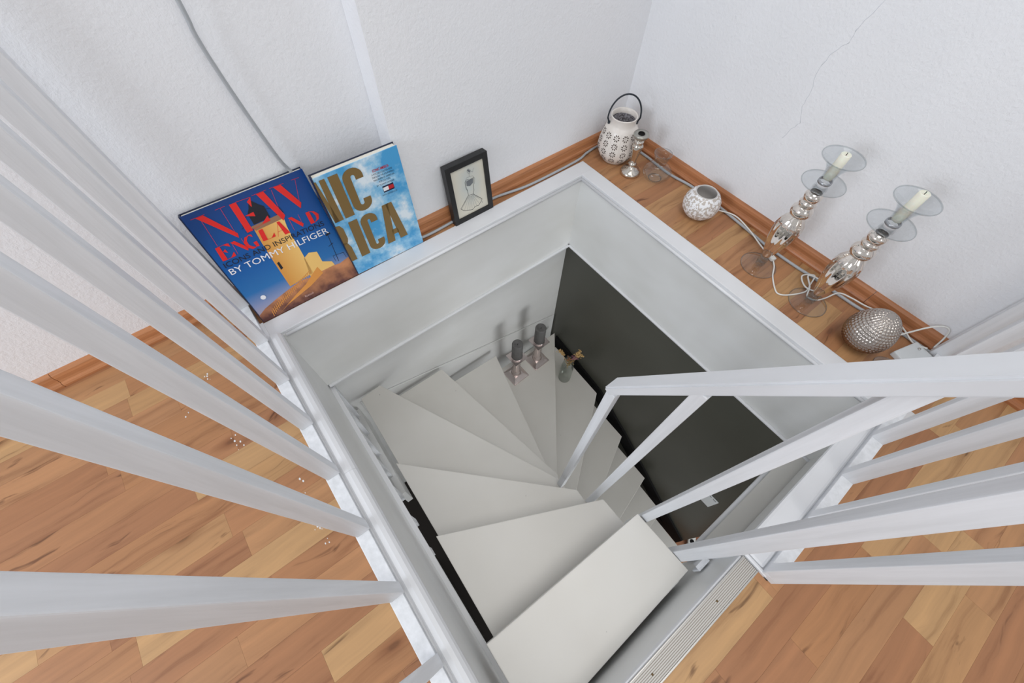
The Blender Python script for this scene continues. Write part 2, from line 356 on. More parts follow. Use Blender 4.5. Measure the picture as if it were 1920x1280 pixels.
# black painted string following the treads down the dark wall
pts = [(1.10, -1.52), (.56, -1.62), (.2, -1.84), (-.10, -2.06), (-.38, -2.27), (-.655, -2.46)]
poly = [(a, b+.02) for a, b in pts] + [(a, b-.20) for a, b in pts[::-1]]
bm = bmesh.new(); n = len(pts)
top = [(a, b) for a, b in pts]; bot = [(a, b-.17) for a, b in pts]
va = [bm.verts.new((XR-.001, a, b)) for a, b in top]; vb = [bm.verts.new((XR-.001, a, b)) for a, b in bot]
vc = [bm.verts.new((XR-.016, a, b)) for a, b in top]; vd = [bm.verts.new((XR-.016, a, b)) for a, b in bot]
for i in range(n-1):
    bm.faces.new((vc[i], vc[i+1], vd[i+1], vd[i])); bm.faces.new((va[i], va[i+1], vc[i+1], vc[i])); bm.faces.new((vb[i], vd[i], vd[i+1], vb[i+1]))
from_bm('string_board', bm, M_BLACK, dw)
# ================================================================ STAIRCASE
sc = thing('staircase', 'winding staircase of grey painted treads going down through the opening', 'staircase', (0, 0, LZ))
def T(name, poly, k, th_=.038):
    z = -.2*k - LZ
    o = prism(name, poly, z-th_, z, M_TREAD, sc, .003); return o
T('tread', [(-.135, -.092), (.468, -.112), (.474, -.324), (-.137, -.338)], 1)
T('tread', [(-.125, -.16), (-.114, .267), (.464, -.011), (.468, -.17)], 2)
T('tread', [(-.121, .20), (-.113, .659), (.456, .084), (.452, -.03)], 3)
T('tread', [(-.118, .60), (-.106, 1.140), (.012, 1.152), (.470, .182), (.456, .03)], 4)
T('tread', [(-.06, 1.133), (.366, 1.133), (.525, .228), (.478, .12)], 5)
T('tread', [(.33, 1.11), (.749, 1.097), (.556, .337), (.566, .240), (.50, .17)], 6)
T('tread', [(.70, 1.080), (1.286, 1.079), (.612, .266), (.56, .20), (.53, .30)], 7)
T('tread', [(1.05, 1.10), (1.303, 1.055), (1.291, .560), (.700, .132), (.60, .16), (.61, .24)], 8)
T('tread', [(1.294, .62), (1.288, .222), (.72, -.048), (.68, .06), (.70, .20)], 9)
T('tread', [(1.288, .27), (1.279, -.106), (.74, -.241), (.72, -.10)], 10)
T('tread', [(1.285, -.07), (1.270, -.370), (.74, -.455), (.74, -.2)], 11)
T('tread', [(1.270, -.33), (1.258, -.672), (.74, -.70), (.74, -.42)], 12)
# risers, strings
box('riser', -.10, .44, -.335, -.322, -.40-LZ, -.24-LZ, M_PANEL, sc)
prism('wall_string', [(-.12, -.872-LZ), (1.335, -1.299-LZ), (1.335, -1.60-LZ), (1.0, -1.55-LZ), (-.12, -1.14-LZ)], 1.160, 1.168, M_PANEL, sc, axis='y')
prism('wall_string', [(.55, -.68-LZ), (1.15, -.90-LZ), (1.15, -1.12-LZ), (.55, -.86-LZ)], -.172, -.145, M_PANEL, sc, axis='x')
prism('inner_string', [(-.32, -.24-LZ), (-.175, -.24-LZ), (-.175, -.44-LZ), (-.035, -.44-LZ), (-.035, -.64-LZ), (.06, -.64-LZ), (.06, -.84-LZ), (.13, -.84-LZ), (.13, -1.1-LZ), (-.32, -.6-LZ)], .42, .44, M_PANEL, sc, axis='x')
# little lower balusters below the left lining
for i, y in enumerate((1.11, .97, .815, .67, .53, .39, .25)):
    zb = -.90+(1.11-y)*.42
    box('baluster', -.177, -.159, y-.015, y+.015, zb-LZ, -.4825-LZ, M_BAL, sc)
# ---- stair handrail
hr = thing('stair_handrail', 'steep white painted wooden handrail on four square bars inside the stairs', 'handrail', (.46, 0, -.8))
def L(p): return (p[0]-.46, p[1], p[2]+.8)
d = Vector((.018, -.329, .589)).normalized(); nrm = Vector((0, .873, .488))
a = Vector((.4695, .157, .317)) + nrm*.0125; b = a + d*1.02
beam('rail', L(a-d*.01), L(b), .050, .025, (1, 0, 0), M_RAILH, hr, .004)
def stick(x0, y0, z0, w=.030, v=.027):
    z1 = .317+(.157-y0-v/2)*1.79+.012
    box('baluster', x0-.46, x0+w-.46, y0, y0+v, z0+.8, z1+.8, M_BAL, hr, .0025)
stick(.4465, .147, -.8)
stick(.453, .004, -.6)
stick(.4745, -.150, -.46, .030, .026)
stick(.4745, -.296, -.46, .034, .036)
# ---- left balustrade
lb = thing('balustrade', 'white slatted balustrade on the left of the stair opening', 'balustrade', (-.234, .3, 0))
box('base_rail', -.0235, .0135, -1.0, 1.010, 0, .030, M_BAL, lb, .002)
box('top_rail', -.063, -.003, -1.1, 1.035, 1.12, 1.16, M_BAL, lb, .003)
base = None
for i in range(10):
    y = 1.064 - .1855*(i-1) + .0145
    o = box('baluster', -.0195, .0185, y-.3-.0150, y-.3+.0150, .030, 1.12, M_BAL, lb, .002) if base is None else base.copy()
    if base is None:
        base = o; base_y = y
        for v in o.data.vertices: v.co.x -= .03*(v.co.z-.03); v.co.y += .03*(v.co.z-.03)
    else:
        COL.objects.link(o); o.parent = lb; o.location = (0, y-base_y, 0)
# ---- right balustrade
rb = thing('balustrade', 'white slatted balustrade at the right above the landing floor', 'balustrade', (.57, -.414, 0))
rb.rotation_euler = (0, 0, .032)
box('base_rail', -.012, .79, -.0195, .0155, 0, .030, M_BAL, rb, .002)
box('newel', 1.036, 1.064, -.030, .030, 0, 1.12, M_BAL, rb, .003)
box('base_rail', .79, 1.036, -.0195, .0155, 0, .030, M_BAL, rb, .002)
box('top_rail', -.05, 1.064, -.03, .03, 1.12, 1.16, M_BAL, rb, .003)
base = None
for x in (-.012, .197, .382, .566, .733, .915):
    o = box('baluster', -.0, .030, -.0195, .0175, .030, 1.12, M_BAL, rb, .002) if base is None else base.copy()
    if base is None: base = o
    else: COL.objects.link(o); o.parent = rb
    o.location = (x, 0, 0)
# ================================================================ BOOKS AND FRAME
def frame_mat(P0, P1, Pt):
    P0, P1, Pt = Vector(P0), Vector(P1), Vector(Pt)
    U = (P1-P0).normalized(); V = Pt-P0; V = (V-U*V.dot(U)).normalized(); Wn = U.cross(V)
    return Matrix([[U[i], V[i], Wn[i], P0[i]] for i in range(3)] + [[0, 0, 0, 1]])
def flatpoly(name, pts, z, mat, parent, t=.00025):
    return prism(name, pts, z, z+t, mat, parent)
def flatpolys(name, polys, z, mat, parent, t=.00025):
    bm = bmesh.new()
    for poly in polys:
        a = [bm.verts.new((x, y, z+t)) for x, y in poly]; bm.faces.new(a)
    return from_bm(name, bm, mat, parent)
def stroke(p, q, w0, w1=None):
    w1 = w0 if w1 is None else w1
    p, q = Vector(p), Vector(q); n = (q-p).normalized(); n = Vector((-n.y, n.x))
    return [tuple(p+n*w0/2), tuple(q+n*w1/2), tuple(q-n*w1/2), tuple(p-n*w0/2)]
def text(body, w, h, x, y, z, mat, parent, name='lettering', bold=0, rot=0, slant=0):
    c = bpy.data.curves.new(name, 'FONT'); c.body = body; c.size = 1; c.offset = bold; c.shear = slant; c.resolution_u = 3
    o = bpy.data.objects.new('tmp', c); COL.objects.link(o)
    dg = bpy.context.evaluated_depsgraph_get(); dg.update()
    me = bpy.data.meshes.new_from_object(o.evaluated_get(dg)); bpy.data.objects.remove(o)
    xs = [v.co.x for v in me.vertices]; ys = [v.co.y for v in me.vertices]
    x0, x1, y0, y1 = min(xs), max(xs), min(ys), max(ys)
    for v in me.vertices:
        u = (v.co.x-x0)/(x1-x0)*w; t = (v.co.y-y0)/(y1-y0)*h
        v.co = (x+u*math.cos(rot)-t*math.sin(rot), y+u*math.sin(rot)+t*math.cos(rot), z)
    me.materials.clear()
    return link(name, me, mat, parent)
def book_body(parent, w, h, t, cover_mat, back_mat, spine_left=True):
    box('front_cover', 0, w, 0, h, -.003, 0, cover_mat, parent, .0006)
    box('back_cover', 0, w, 0, h, -t, -t+.003, back_mat, parent, .0006)
    box('page_block', .004, w-.004, .004, h-.004, -t+.003, -.003, simple('pages', (232, 228, 216), .8), parent)
    box('spine', -.002, .002, 0, h, -t, 0, back_mat, parent)
# --- book 1
B1 = thing('book', 'large blue hardcover book with lighthouse photo and red title, leaning on the wall', 'book', mat=frame_mat((-.205, 1.170, .0045), (.165, 1.170, .0045), (-.205, 1.302, .3985)), group='coffee table books leaning on the wall')
n = NT('blue_sky_print'); tc = n.n('ShaderNodeTexCoord'); sp = n.n('ShaderNodeSeparateXYZ'); n.l(tc.outputs['Object'], sp.inputs[0])
mr = n.n('ShaderNodeMapRange'); mr.inputs[1].default_value = 0; mr.inputs[2].default_value = .41; n.l(sp.outputs[1], mr.inputs[0])
cr = n.n('ShaderNodeValToRGB'); e = cr.color_ramp.elements
e[0].position = .02; e[0].color = lin((190, 168, 166)); e[1].position = 1; e[1].color = lin((0, 56, 124))
for p, c in ((.15, (140, 150, 186)), (.28, (40, 112, 176)), (.55, (0, 84, 158))): q = e.new(p); q.color = lin(c)
n.l(mr.outputs[0], cr.inputs[0]); n.l(cr.outputs[0], n.b.inputs['Base Color']); n.b.inputs['Roughness'].default_value = .3
M_SKY = n.m
M_NAVY = simple('navy_board', (24, 34, 62), .4)
book_body(B1, .372, .414, .030, M_SKY, M_NAVY)
RED = simple('print_red', (222, 34, 30), .4); BLK = simple('print_black', (22, 22, 30), .4); WHT = simple('print_white', (236, 236, 240), .4)
def vgrad(name, c0, c1, y0, y1, noise=0, x=False):
    n = NT(name); tc = n.n('ShaderNodeTexCoord'); sp = n.n('ShaderNodeSeparateXYZ'); n.l(tc.outputs['Object'], sp.inputs[0])
    mr = n.n('ShaderNodeMapRange'); mr.inputs[1].default_value = y0; mr.inputs[2].default_value = y1; n.l(sp.outputs[0 if x else 1], mr.inputs[0])
    mx = n.n('ShaderNodeMix', _data_type='RGBA'); mx.inputs[6].default_value = lin(c0); mx.inputs[7].default_value = lin(c1)
    if noise:
        nz = n.n('ShaderNodeTexNoise', Scale=noise, Detail=4); n.l(tc.outputs['Object'], nz.inputs['Vector'])
        ad = n.n('ShaderNodeMath', _operation='ADD'); n.l(mr.outputs[0], ad.inputs[0]); sb = n.n('ShaderNodeMath', _operation='MULTIPLY_ADD', i1=1.6, i2=-.8); n.l(nz.outputs[0], sb.inputs[0]); n.l(sb.outputs[0], ad.inputs[1]); ad.use_clamp = True
        n.l(ad.outputs[0], mx.inputs[0])
    else: n.l(mr.outputs[0], mx.inputs[0])
    n.l(mx.outputs[2], n.b.inputs['Base Color']); n.b.inputs['Roughness'].default_value = .35
    return n.m
M_TOWER = vgrad('print_tower', (214, 150, 70), (240, 196, 116), .15, .24, x=True)
M_ROCK = vgrad('print_rocks', (92, 54, 50), (206, 140, 96), 0, .08, noise=25)
z = .0002
# bottom dusk haze, rocks, tower
flatpolys('cover_rocks', [[(0, .0), (0, .030), (.030, .045), (.076, .058), (.136, .072), (.180, .080), (.226, .074), (.285, .082), (.330, .074), (.372, .083), (.372, 0)]], z, M_ROCK, B1)
flatpolys('cover_tower', [[(.150, .302), (.246, .300), (.240, .270), (.238, .241), (.237, .190), (.232, .087), (.141, .078), (.143, .181), (.146, .254)],
                          [(.232, .149), (.255, .160), (.281, .151), (.280, .110), (.309, .095), (.312, .078), (.218, .078)]], z+.0002, M_TOWER, B1)
flatpolys('cover_gallery', [[(.145, .314), (.254, .316), (.252, .309), (.147, .307)], [(.150, .307), (.250, .309), (.247, .299), (.153, .297)]], z+.0004, simple('print_stone', (150, 112, 84), .4), B1)
dk = simple('print_dark', (20, 22, 34), .4)
flatpolys('cover_lamp_room', [[(.160, .352), (.172, .366), (.182, .384), (.190, .384), (.203, .366), (.214, .356), (.212, .318), (.158, .316)],
    stroke((.145, .314), (.147, .345), .0018), stroke((.147, .345), (.160, .350), .0012), stroke((.214, .345), (.250, .338), .0012), stroke((.250, .338), (.254, .314), .0018), stroke((.232, .342), (.233, .316), .0012),
    stroke((.120, .318), (.150, .326), .0012), stroke((.124, .306), (.150, .304), .0012), stroke((.128, .33), (.13, .298), .0012),
    [(.149, .174), (.157, .176), (.157, .150), (.148, .147)], stroke((.343, .20), (.331, .084), .0018), stroke((.325, .150), (.345, .155), .0018), stroke((.322, .112), (.362, .106), .0012), stroke((.322, .112), (.322, .088), .0012), stroke((.360, .106), (.362, .086), .0012),
    stroke((.335, .190), (.352, .192), .006)], z+.0006, dk, B1)['kind'] = 'stuff'
fence = []
for i in range(26):
    t = i/25
    px = .040+(.225-.040)*t; py = .004+(.085-.004)*t**.8
    fence.append(stroke((px, py), (px+.004, py+.024-.008*t), .0022))
flatpolys('cover_fence', fence + [stroke((.05, .022), (.225, .10), .002), [(.218, .078), (.255, .10), (.262, .070), (.20, .045), (.10, .02), (.06, .003), (.14, .040), (.19, .060)]], z+.0005, simple('print_orange', (222, 150, 72), .4), B1)
# NEW
def st2(*a): return stroke(*a)
NEW = [[(.033, .396), (.055, .396), (.104, .312), (.099, .298)], stroke((.042, .388), (.034, .300), .0009), stroke((.105, .396), (.098, .300), .0009), stroke((.02, .397), (.06, .397), .0009), stroke((.09, .397), (.12, .397), .0009),
       [(.131, .396), (.151, .396), (.146, .302), (.128, .302)], stroke((.151, .396), (.194, .394), .001), [(.194, .394), (.178, .385), (.182, .366)], stroke((.146, .305), (.205, .309), .001), [(.180, .309), (.207, .308), (.207, .326)], [(.150, .350), (.178, .352), (.176, .338)],
       [(.213, .395), (.235, .395), (.254, .306), (.241, .292)], [(.267, .395), (.290, .394), (.318, .322), (.308, .306)], stroke((.241, .293), (.258, .390), .0009), stroke((.308, .307), (.337, .394), .0009), stroke((.20, .396), (.245, .396), .0009), stroke((.255, .396), (.30, .395), .0009), stroke((.325, .395), (.350, .394), .0009)]
ENG = [[(.024, .297), (.037, .297), (.034, .252), (.019, .252)], [(.048, .297), (.064, .296), (.063, .284)], [(.045, .252), (.061, .252), (.062, .266)], [(.036, .278), (.046, .284), (.047, .270)], stroke((.03, .297), (.06, .297), .001), stroke((.025, .252), (.06, .252), .001),
       [(.069, .295), (.082, .295), (.105, .260), (.099, .251)], stroke((.072, .292), (.068, .254), .0009), stroke((.103, .294), (.101, .256), .0009),
       [(.128, .294), (.112, .292), (.101, .277), (.102, .260), (.114, .249), (.128, .251), (.118, .256), (.111, .266), (.112, .280), (.120, .289)], [(.126, .268), (.137, .268), (.136, .250), (.127, .252)], [(.124, .295), (.134, .294), (.134, .284)],
       [(.158, .295), (.172, .295), (.168, .258), (.153, .258)], stroke((.156, .258), (.194, .257), .001), [(.180, .257), (.194, .257), (.196, .270)],
       [(.219, .296), (.228, .296), (.239, .249), (.222, .249)], stroke((.221, .294), (.200, .252), .0011), stroke((.208, .266), (.226, .267), .001),
       [(.256, .294), (.268, .293), (.291, .258), (.284, .249)], stroke((.258, .29), (.254, .250), .0009), stroke((.290, .292), (.287, .254), .0009),
       [(.313, .287), (.325, .287), (.325, .246), (.311, .246)], [(.325, .287), (.340, .281), (.349, .267), (.343, .252), (.325, .246), (.336, .255), (.338, .267), (.334, .279)]]
flatpolys('cover_title', NEW, .0011, RED, B1); flatpolys('cover_title', ENG, .0011, RED, B1)
text('ICONS AND INSPIRATIONS', .336, .017, .013, .2285, .0014, BLK, B1, rot=-.012)
text('BY TOMMY HILFIGER', .336, .021, .014, .2005, .0014, WHT, B1, rot=-.018)
circ = [(.048+.0085*math.cos(a*.393), .086+.0085*math.sin(a*.393)) for a in range(16)]
flatpolys('cover_sticker', [circ], .0012, WHT, B1)
text('Rizzoli', .032, .008, .164, .014, .0012, simple('print_pale', (216, 180, 170), .4), B1)
# --- book 2
B2 = thing('book', 'pale blue cloud-print hardcover book with gold capital letters, half behind the lighthouse book', 'book', mat=frame_mat((.166, 1.170, .0045), (.461, 1.167, .0045), (.166, 1.203, .433)), group='coffee table books leaning on the wall')
n = NT('cloud_print'); tc = n.n('ShaderNodeTexCoord'); nz = n.n('ShaderNodeTexNoise', Scale=9, Detail=6, Roughness=.6); n.l(tc.outputs['Object'], nz.inputs['Vector'])
cr = n.n('ShaderNodeValToRGB'); e = cr.color_ramp.elements; e[0].position = .40; e[0].color = lin((74, 160, 214)); e[1].position = .62; e[1].color = lin((226, 238, 246)); q = e.new(.5); q.color = lin((140, 196, 230))
n.l(nz.outputs[0], cr.inputs[0]); n.l(cr.outputs[0], n.b.inputs['Base Color']); n.b.inputs['Roughness'].default_value = .3
book_body(B2, .2905, .416, .029, n.m, M_NAVY)
GOLD = simple('print_bronze', (136, 110, 66), .38, .25)
def glyph_C(x0, y0, x1, y1, s):  # heavy condensed C as polygons
    out = []; n = 10; cx = (x0+x1)/2; rx = (x1-x0)/2; top = y1-rx*.9; bot = y0+rx*.9
    def arc(cy, a0, a1, sgn):
        res = []
        for i in range(n):
            a, b = a0+(a1-a0)*i/n, a0+(a1-a0)*(i+1)/n
            ro, ri = rx, rx-s
            res.append([(cx+ro*math.cos(a), cy+ro*.9*math.sin(a)), (cx+ro*math.cos(b), cy+ro*.9*math.sin(b)), (cx+ri*math.cos(b), cy+max(ri, .002)*1.0*math.sin(b)), (cx+ri*math.cos(a), cy+max(ri, .002)*1.0*math.sin(a))])
        return res
    out += arc(top, 0, math.pi, 1) + arc(bot, math.pi, 2*math.pi, 1)
    out.append([(x0, bot), (x0+s, bot), (x0+s, top), (x0, top)])
    out.append([(x1-s, top-(y1-y0)*.08), (x1, top-(y1-y0)*.08), (x1, top), (x1-s, top)])
    out.append([(x1-s, bot), (x1, bot), (x1, bot+(y1-y0)*.08), (x1-s, bot+(y1-y0)*.08)])
    return out
y0, y1 = .246, .404
NIC = [[(.0, y1), (.006, y1), (.022, y0), (.006, y0), (.0, y0+.10)], [(.006, y0), (.037, y0), (.034, y1), (.016, y1), (.014, y0+.06)], [(.044, y0), (.078, y0), (.077, y1), (.044, y1)]] + glyph_C(.084, y0, .152, y1, .027)
y0, y1 = .070, .234
RIC = [[(.0, y1), (.014, y1-.004), (.022, y1-.02), (.022, y0+.100), (.016, y0+.084), (.0, y0+.078)], [(.0, y0+.088), (.014, y0+.082), (.021, y0+.06), (.022, y0), (.0, y0)]] + \
      [[(.041, y0), (.075, y0), (.078, y1-.006), (.045, y1-.006)]] + glyph_C(.084, y0, .146, y1-.004, .026) + \
      [[(.152, y0), (.183, y0), (.200, y1), (.176, y1)], [(.237, y0), (.206, y0), (.190, y1), (.214, y1)], [(.180, y0+.030), (.208, y0+.030), (.205, y0+.052), (.183, y0+.052)]]
flatpolys('cover_title', NIC, .0008, GOLD, B2); flatpolys('cover_title', RIC, .0008, GOLD, B2)
RED2 = simple('print_dark_red', (190, 36, 44), .4); BLU = simple('print_grey_blue', (56, 74, 96), .4)
text('ICONIC AMERICA', .059, .0095, .185, .361, .0009, RED2, B2, bold=.02, rot=-.03)
text('A ROLLER-COASTER RIDE', .075, .0068, .178, .350, .0009, BLU, B2, rot=-.03)
text('THROUGH THE EYE-POPPING', .081, .0068, .176, .3395, .0009, BLU, B2, rot=-.03)
text('PANORAMA OF AMERICAN', .076, .0068, .179, .329, .0009, BLU, B2, rot=-.03)
text('POP CULTURE', .042, .0068, .196, .318, .0009, BLU, B2, rot=-.03)
text('BY TOMMY HILFIGER', .065, .006, .184, .307, .0009, BLU, B2, rot=-.03)
flatpolys('cover_emblem', [[(.2005, .277), (.2415, .277), (.2415, .301), (.2005, .301)]], .0009, simple('print_navy', (22, 30, 62), .4), B2)
flatpolys('cover_emblem', [[(.2015, .282), (.221, .282), (.221, .296), (.2015, .296)]], .0012, WHT, B2)
flatpolys('cover_emblem', [[(.221, .282), (.2405, .282), (.2405, .296), (.221, .296)]], .0012, RED2, B2)
text('WITH GEORGE LOIS', .056, .006, .192, .266, .0009, BLU, B2, rot=-.03)
# --- picture frame
PF = thing('picture_frame', 'small black picture frame with a dress sketch standing on the white trim', 'picture frame', mat=frame_mat((.614, 1.160, .0045), (.814, 1.162, .0045), (.614, 1.193, .2545)))
MB = painted('black_frame_wood', (22, 22, 23), (34, 34, 35), rough=.45, nscale=(20, 20, 20), bump=.2, bscale=50)
w_, h_ = .196, .256; b_ = .022
box('frame_bar', 0, b_, 0, h_, -.032, 0, MB, PF, .001); box('frame_bar', w_-b_, w_, 0, h_, -.032, 0, MB, PF, .001)
box('frame_bar', b_, w_-b_, 0, b_, -.032, 0, MB, PF, .001); box('frame_bar', b_, w_-b_, h_-b_, h_, -.032, 0, MB, PF, .001)
box('back_panel', .004, w_-.004, .004, h_-.004, -.030, -.016, MB, PF)
n = NT('paper_wash'); tc = n.n('ShaderNodeTexCoord'); gr = n.n('ShaderNodeTexGradient', _gradient_type='SPHERICAL'); mp = n.n('ShaderNodeMapping'); mp.inputs['Location'].default_value = (-1.32, -2.2, 0); mp.inputs['Scale'].default_value = (13, 14, 1)
mp.inputs['Location'].default_value = (-.10*15, -.155*9, 0); mp.inputs['Scale'].default_value = (15, 9, 1)
n.l(tc.outputs['Object'], mp.inputs[0]); n.l(mp.outputs[0], gr.inputs[0])
nz = n.n('ShaderNodeTexNoise', Scale=22, Detail=3); n.l(tc.outputs['Object'], nz.inputs['Vector']); mu = n.n('ShaderNodeMath', _operation='MULTIPLY'); n.l(gr.outputs[1], mu.inputs[0]); n.l(nz.outputs[0], mu.inputs[1])
mx = n.n('ShaderNodeMix', _data_type='RGBA'); mx.inputs[6].default_value = lin((214, 210, 196)); mx.inputs[7].default_value = lin((160, 186, 200)); n.l(mu.outputs[0], mx.inputs[0]); n.l(mx.outputs[2], n.b.inputs['Base Color']); n.b.inputs['Roughness'].default_value = .6
pp = box('paper', b_-.001, w_-b_+.001, b_-.001, h_-b_+.001, -.016, -.006, n.m, PF)
INK = simple('ink', (44, 46, 54), .6); GREYI = simple('pencil_grey', (112, 116, 120), .6)
def path(pts, w): return [stroke(p, q, w) for p, q in zip(pts, pts[1:])]
body = [(.083, .172), (.090, .176), (.102, .170), (.122, .172), (.119, .150), (.115, .136), (.116, .119), (.109, .103), (.086, .108), (.085, .132), (.080, .152), (.083, .172)]
skirt = [(.086, .108), (.061, .084), (.040, .064), (.053, .050), (.066, .044), (.096, .035), (.110, .044), (.126, .040), (.140, .052), (.148, .062), (.128, .083), (.109, .103)]
ink = path(skirt, .0016) + path(body, .0012) + [[(.084, .172), (.120, .172), (.117, .148), (.100, .140), (.083, .148)]] + [[(.098, .212), (.110, .214), (.113, .204), (.106, .200), (.098, .204)]]
flatpolys('sketch_ink', path(skirt, .0018) + path(body, .0013), -.0058, INK, PF)
flatpolys('sketch_bodice', [[(.086, .170), (.119, .170), (.116, .152), (.100, .144), (.085, .150)]], -.0055, GREYI, PF)
flatpolys('sketch_shade', path([(.098, .212), (.106, .216), (.113, .206), (.106, .195), (.098, .203), (.098, .212)], .001) + [stroke((.100, .214), (.110, .202), .007)] + path([(.104, .195), (.104, .183), (.090, .184), (.079, .168), (.080, .140), (.084, .130)], .0009) + path([(.104, .184), (.120, .180), (.127, .166), (.122, .144)], .0009) + path([(.112, .204), (.122, .196), (.128, .210)], .0009)
           + [s for a_, b2 in (((.088, .105), (.045, .063)), ((.092, .104), (.069, .045)), ((.098, .101), (.092, .038)), ((.103, .101), (.118, .042)), ((.107, .100), (.141, .062)), ((.090, .104), (.055, .052)), ((.1, .1), (.105, .042)), ((.105, .1), (.130, .050)), ((.095, .102), (.080, .040))) for s in [stroke(a_, b2, .0007)]] + path([(.144, .053), (.147, .044), (.150, .052)], .0008), -.0056, GREYI, PF)
# ================================================================ THINGS ON THE RIGHT FLOOR STRIP
# --- ceramic lantern
MC = painted('cream_ceramic', (222, 214, 206), (234, 228, 222), rough=.28, nscale=(20, 20, 20), bump=.1, bscale=40)
ln = thing('lantern', 'white pierced ceramic lantern with dark wire handle in the wall corner', 'lantern', (1.488, 1.100, 0))
LP = [(.064, .014), (.078, .030), (.087, .050), (.091, .072), (.089, .098), (.082, .130), (.074, .156), (.068, .168)]
prof = [(0, 0), (.052, 0), (.058, .004), (.060, .010)] + LP + [(.060, .174), (.058, .180), (.058, .206), (.0605, .210), (.058, .213), (.054, .210), (.054, .178), (.070, .15), (.084, .10), (.086, .06), (.06, .02), (0, .012)]
def rad(z):
    for (r0, z0), (r1, z1) in zip(LP, LP[1:]):
        if z0 <= z <= z1: return r0+(r1-r0)*(z-z0)/(z1-z0)
    return .064 if z < .02 else .068
lathe('body', prof, MC, ln, 56)
bm = bmesh.new()
def petal(bm, ang, z, da, dz, rot, l, w):
    vs = []
    for i in range(7):
        t = 2*math.pi*i/7; u = l*math.cos(t); v = w*math.sin(t)
        a_ = da+u*math.cos(rot)-v*math.sin(rot); b2 = dz+u*math.sin(rot)+v*math.cos(rot)
        zz = z+b2; r = rad(zz)+.0008; A = ang+a_/r
        vs.append(bm.verts.new((r*math.cos(A), r*math.sin(A), zz)))
    bm.faces.new(vs)
NP = 12
for j, zr in enumerate((.036, .072, .108, .144)):
    for i in range(NP):
        A = 2*math.pi*i/NP
        for k in range(8):
            t = 2*math.pi*k/8+.39; petal(bm, A, zr, .0108*math.cos(t), .0108*math.sin(t), t, .0046, .0024)
        petal(bm, A, zr, 0, 0, 0, .0018, .0018)
o = from_bm('cutout_shade', bm, simple('hole_shade', (78, 64, 56), .9), ln); o['kind'] = 'stuff'; o['label'] = 'dark flat petals painted as the shade in the piercings'  # flat dark faces on the body; shade inside the piercings put into colour
bm = bmesh.new()
for i in range(NP):
    A = 2*math.pi*(i+.5)/NP
    for z_ in [.022+.006*q for q in range(24)]:
        r = rad(z_)+.0004; bmesh.ops.create_icosphere(bm, subdivisions=1, radius=.0014, matrix=Matrix.Translation((r*math.cos(A), r*math.sin(A), z_)))
o = from_bm('bead_line', bm, MC, ln); o['kind'] = 'stuff'
lathe('inner_liner', [(0, .12), (.050, .12), (.0535, .13), (.0535, .19)], painted('glitter_liner', (84, 78, 80), (176, 174, 180), rough=.4, nscale=(160, 160, 160), bump=.2, bscale=60, var=.25), ln, 32)
MH = simple('black_wire', (46, 52, 60), .45, .3)
hd = Vector((.795, -.607, 0)); hq = Vector((.607, .795, 0))
hp = [(-.064, .178), (-.068, .190)] + [(-.072*math.cos(t), .200+.095*math.sin(t)) for t in [math.pi*i/12 for i in range(13)]] + [(.068, .190), (.064, .178)]
tube('handle', [tuple(hd*a_+Vector((0, 0, b_)) + hq*.010*max(0, (b_-.2)/.095)) for a_, b_ in hp], .0036, MH, ln, k=3)
for s_ in (-1, 1):
    lathe('handle_ring', [(0, 0), (.006, 0), (.0075, .005), (.006, .010), (0, .010)], MH, ln, 12, tuple(hd*s_*.062+Vector((0, 0, .172))))
# --- small mercury candlestick
ck = thing('candlestick', 'short silvery mercury-glass candlestick without a candle beside the lantern', 'candlestick', (1.469, .974, 0))
lathe('foot', [(0, 0), (.044, 0), (.047, .004), (.046, .012), (.040, .020), (.022, .030), (.013, .036), (.012, .040)], M_SILVER, ck, 36)
lathe('stem', [(.012, .038), (.018, .043), (.020, .050), (.015, .056), (.012, .061), (.013, .075), (.018, .105), (.023, .128), (.025, .138), (.021, .146), (.016, .151), (.021, .157), (.020, .163), (.014, .168)], M_SILVER, ck, 36)
lathe('cup', [(.013, .166), (.018, .172), (.026, .177), (.033, .186), (.034, .193), (.031, .197), (.014, .196), (.012, .194), (.011, .176), (0, .174)], simple('cup_silver', (176, 174, 166), .3, .85), ck, 36)
lathe('socket_shade', [(0, .1955), (.0115, .1955), (.0118, .1975), (.0145, .1978), (.0145, .1962)], M_BLACK, ck, 24)  # black cap over the recess; the hole's shade put into colour
# --- small clear glass carafe
gv = thing('glass_carafe', 'small round clear glass carafe with a flared neck beside the short candlestick', 'vase', (1.536, .878, 0))
lathe('bowl', [(0, .002), (.030, .002), (.052, .010), (.065, .028), (.066, .042), (.056, .058), (.038, .066), (.028, .070), (.025, .078)], M_GLASS, gv, 40)
lathe('neck', [(.025, .078), (.027, .088), (.034, .104), (.039, .120), (.0395, .128), (.038, .129), (.033, .106), (.026, .09)], M_GLASS, gv, 40)
lathe('rim', [(.0388, .1265), (.0404, .1270), (.0404, .1290), (.0388, .1295)], M_GLASS2, gv, 40)
lathe('base_ring', [(.026, .0006), (.030, .0004), (.031, .003), (.027, .0034)], M_GLASS2, gv, 32)
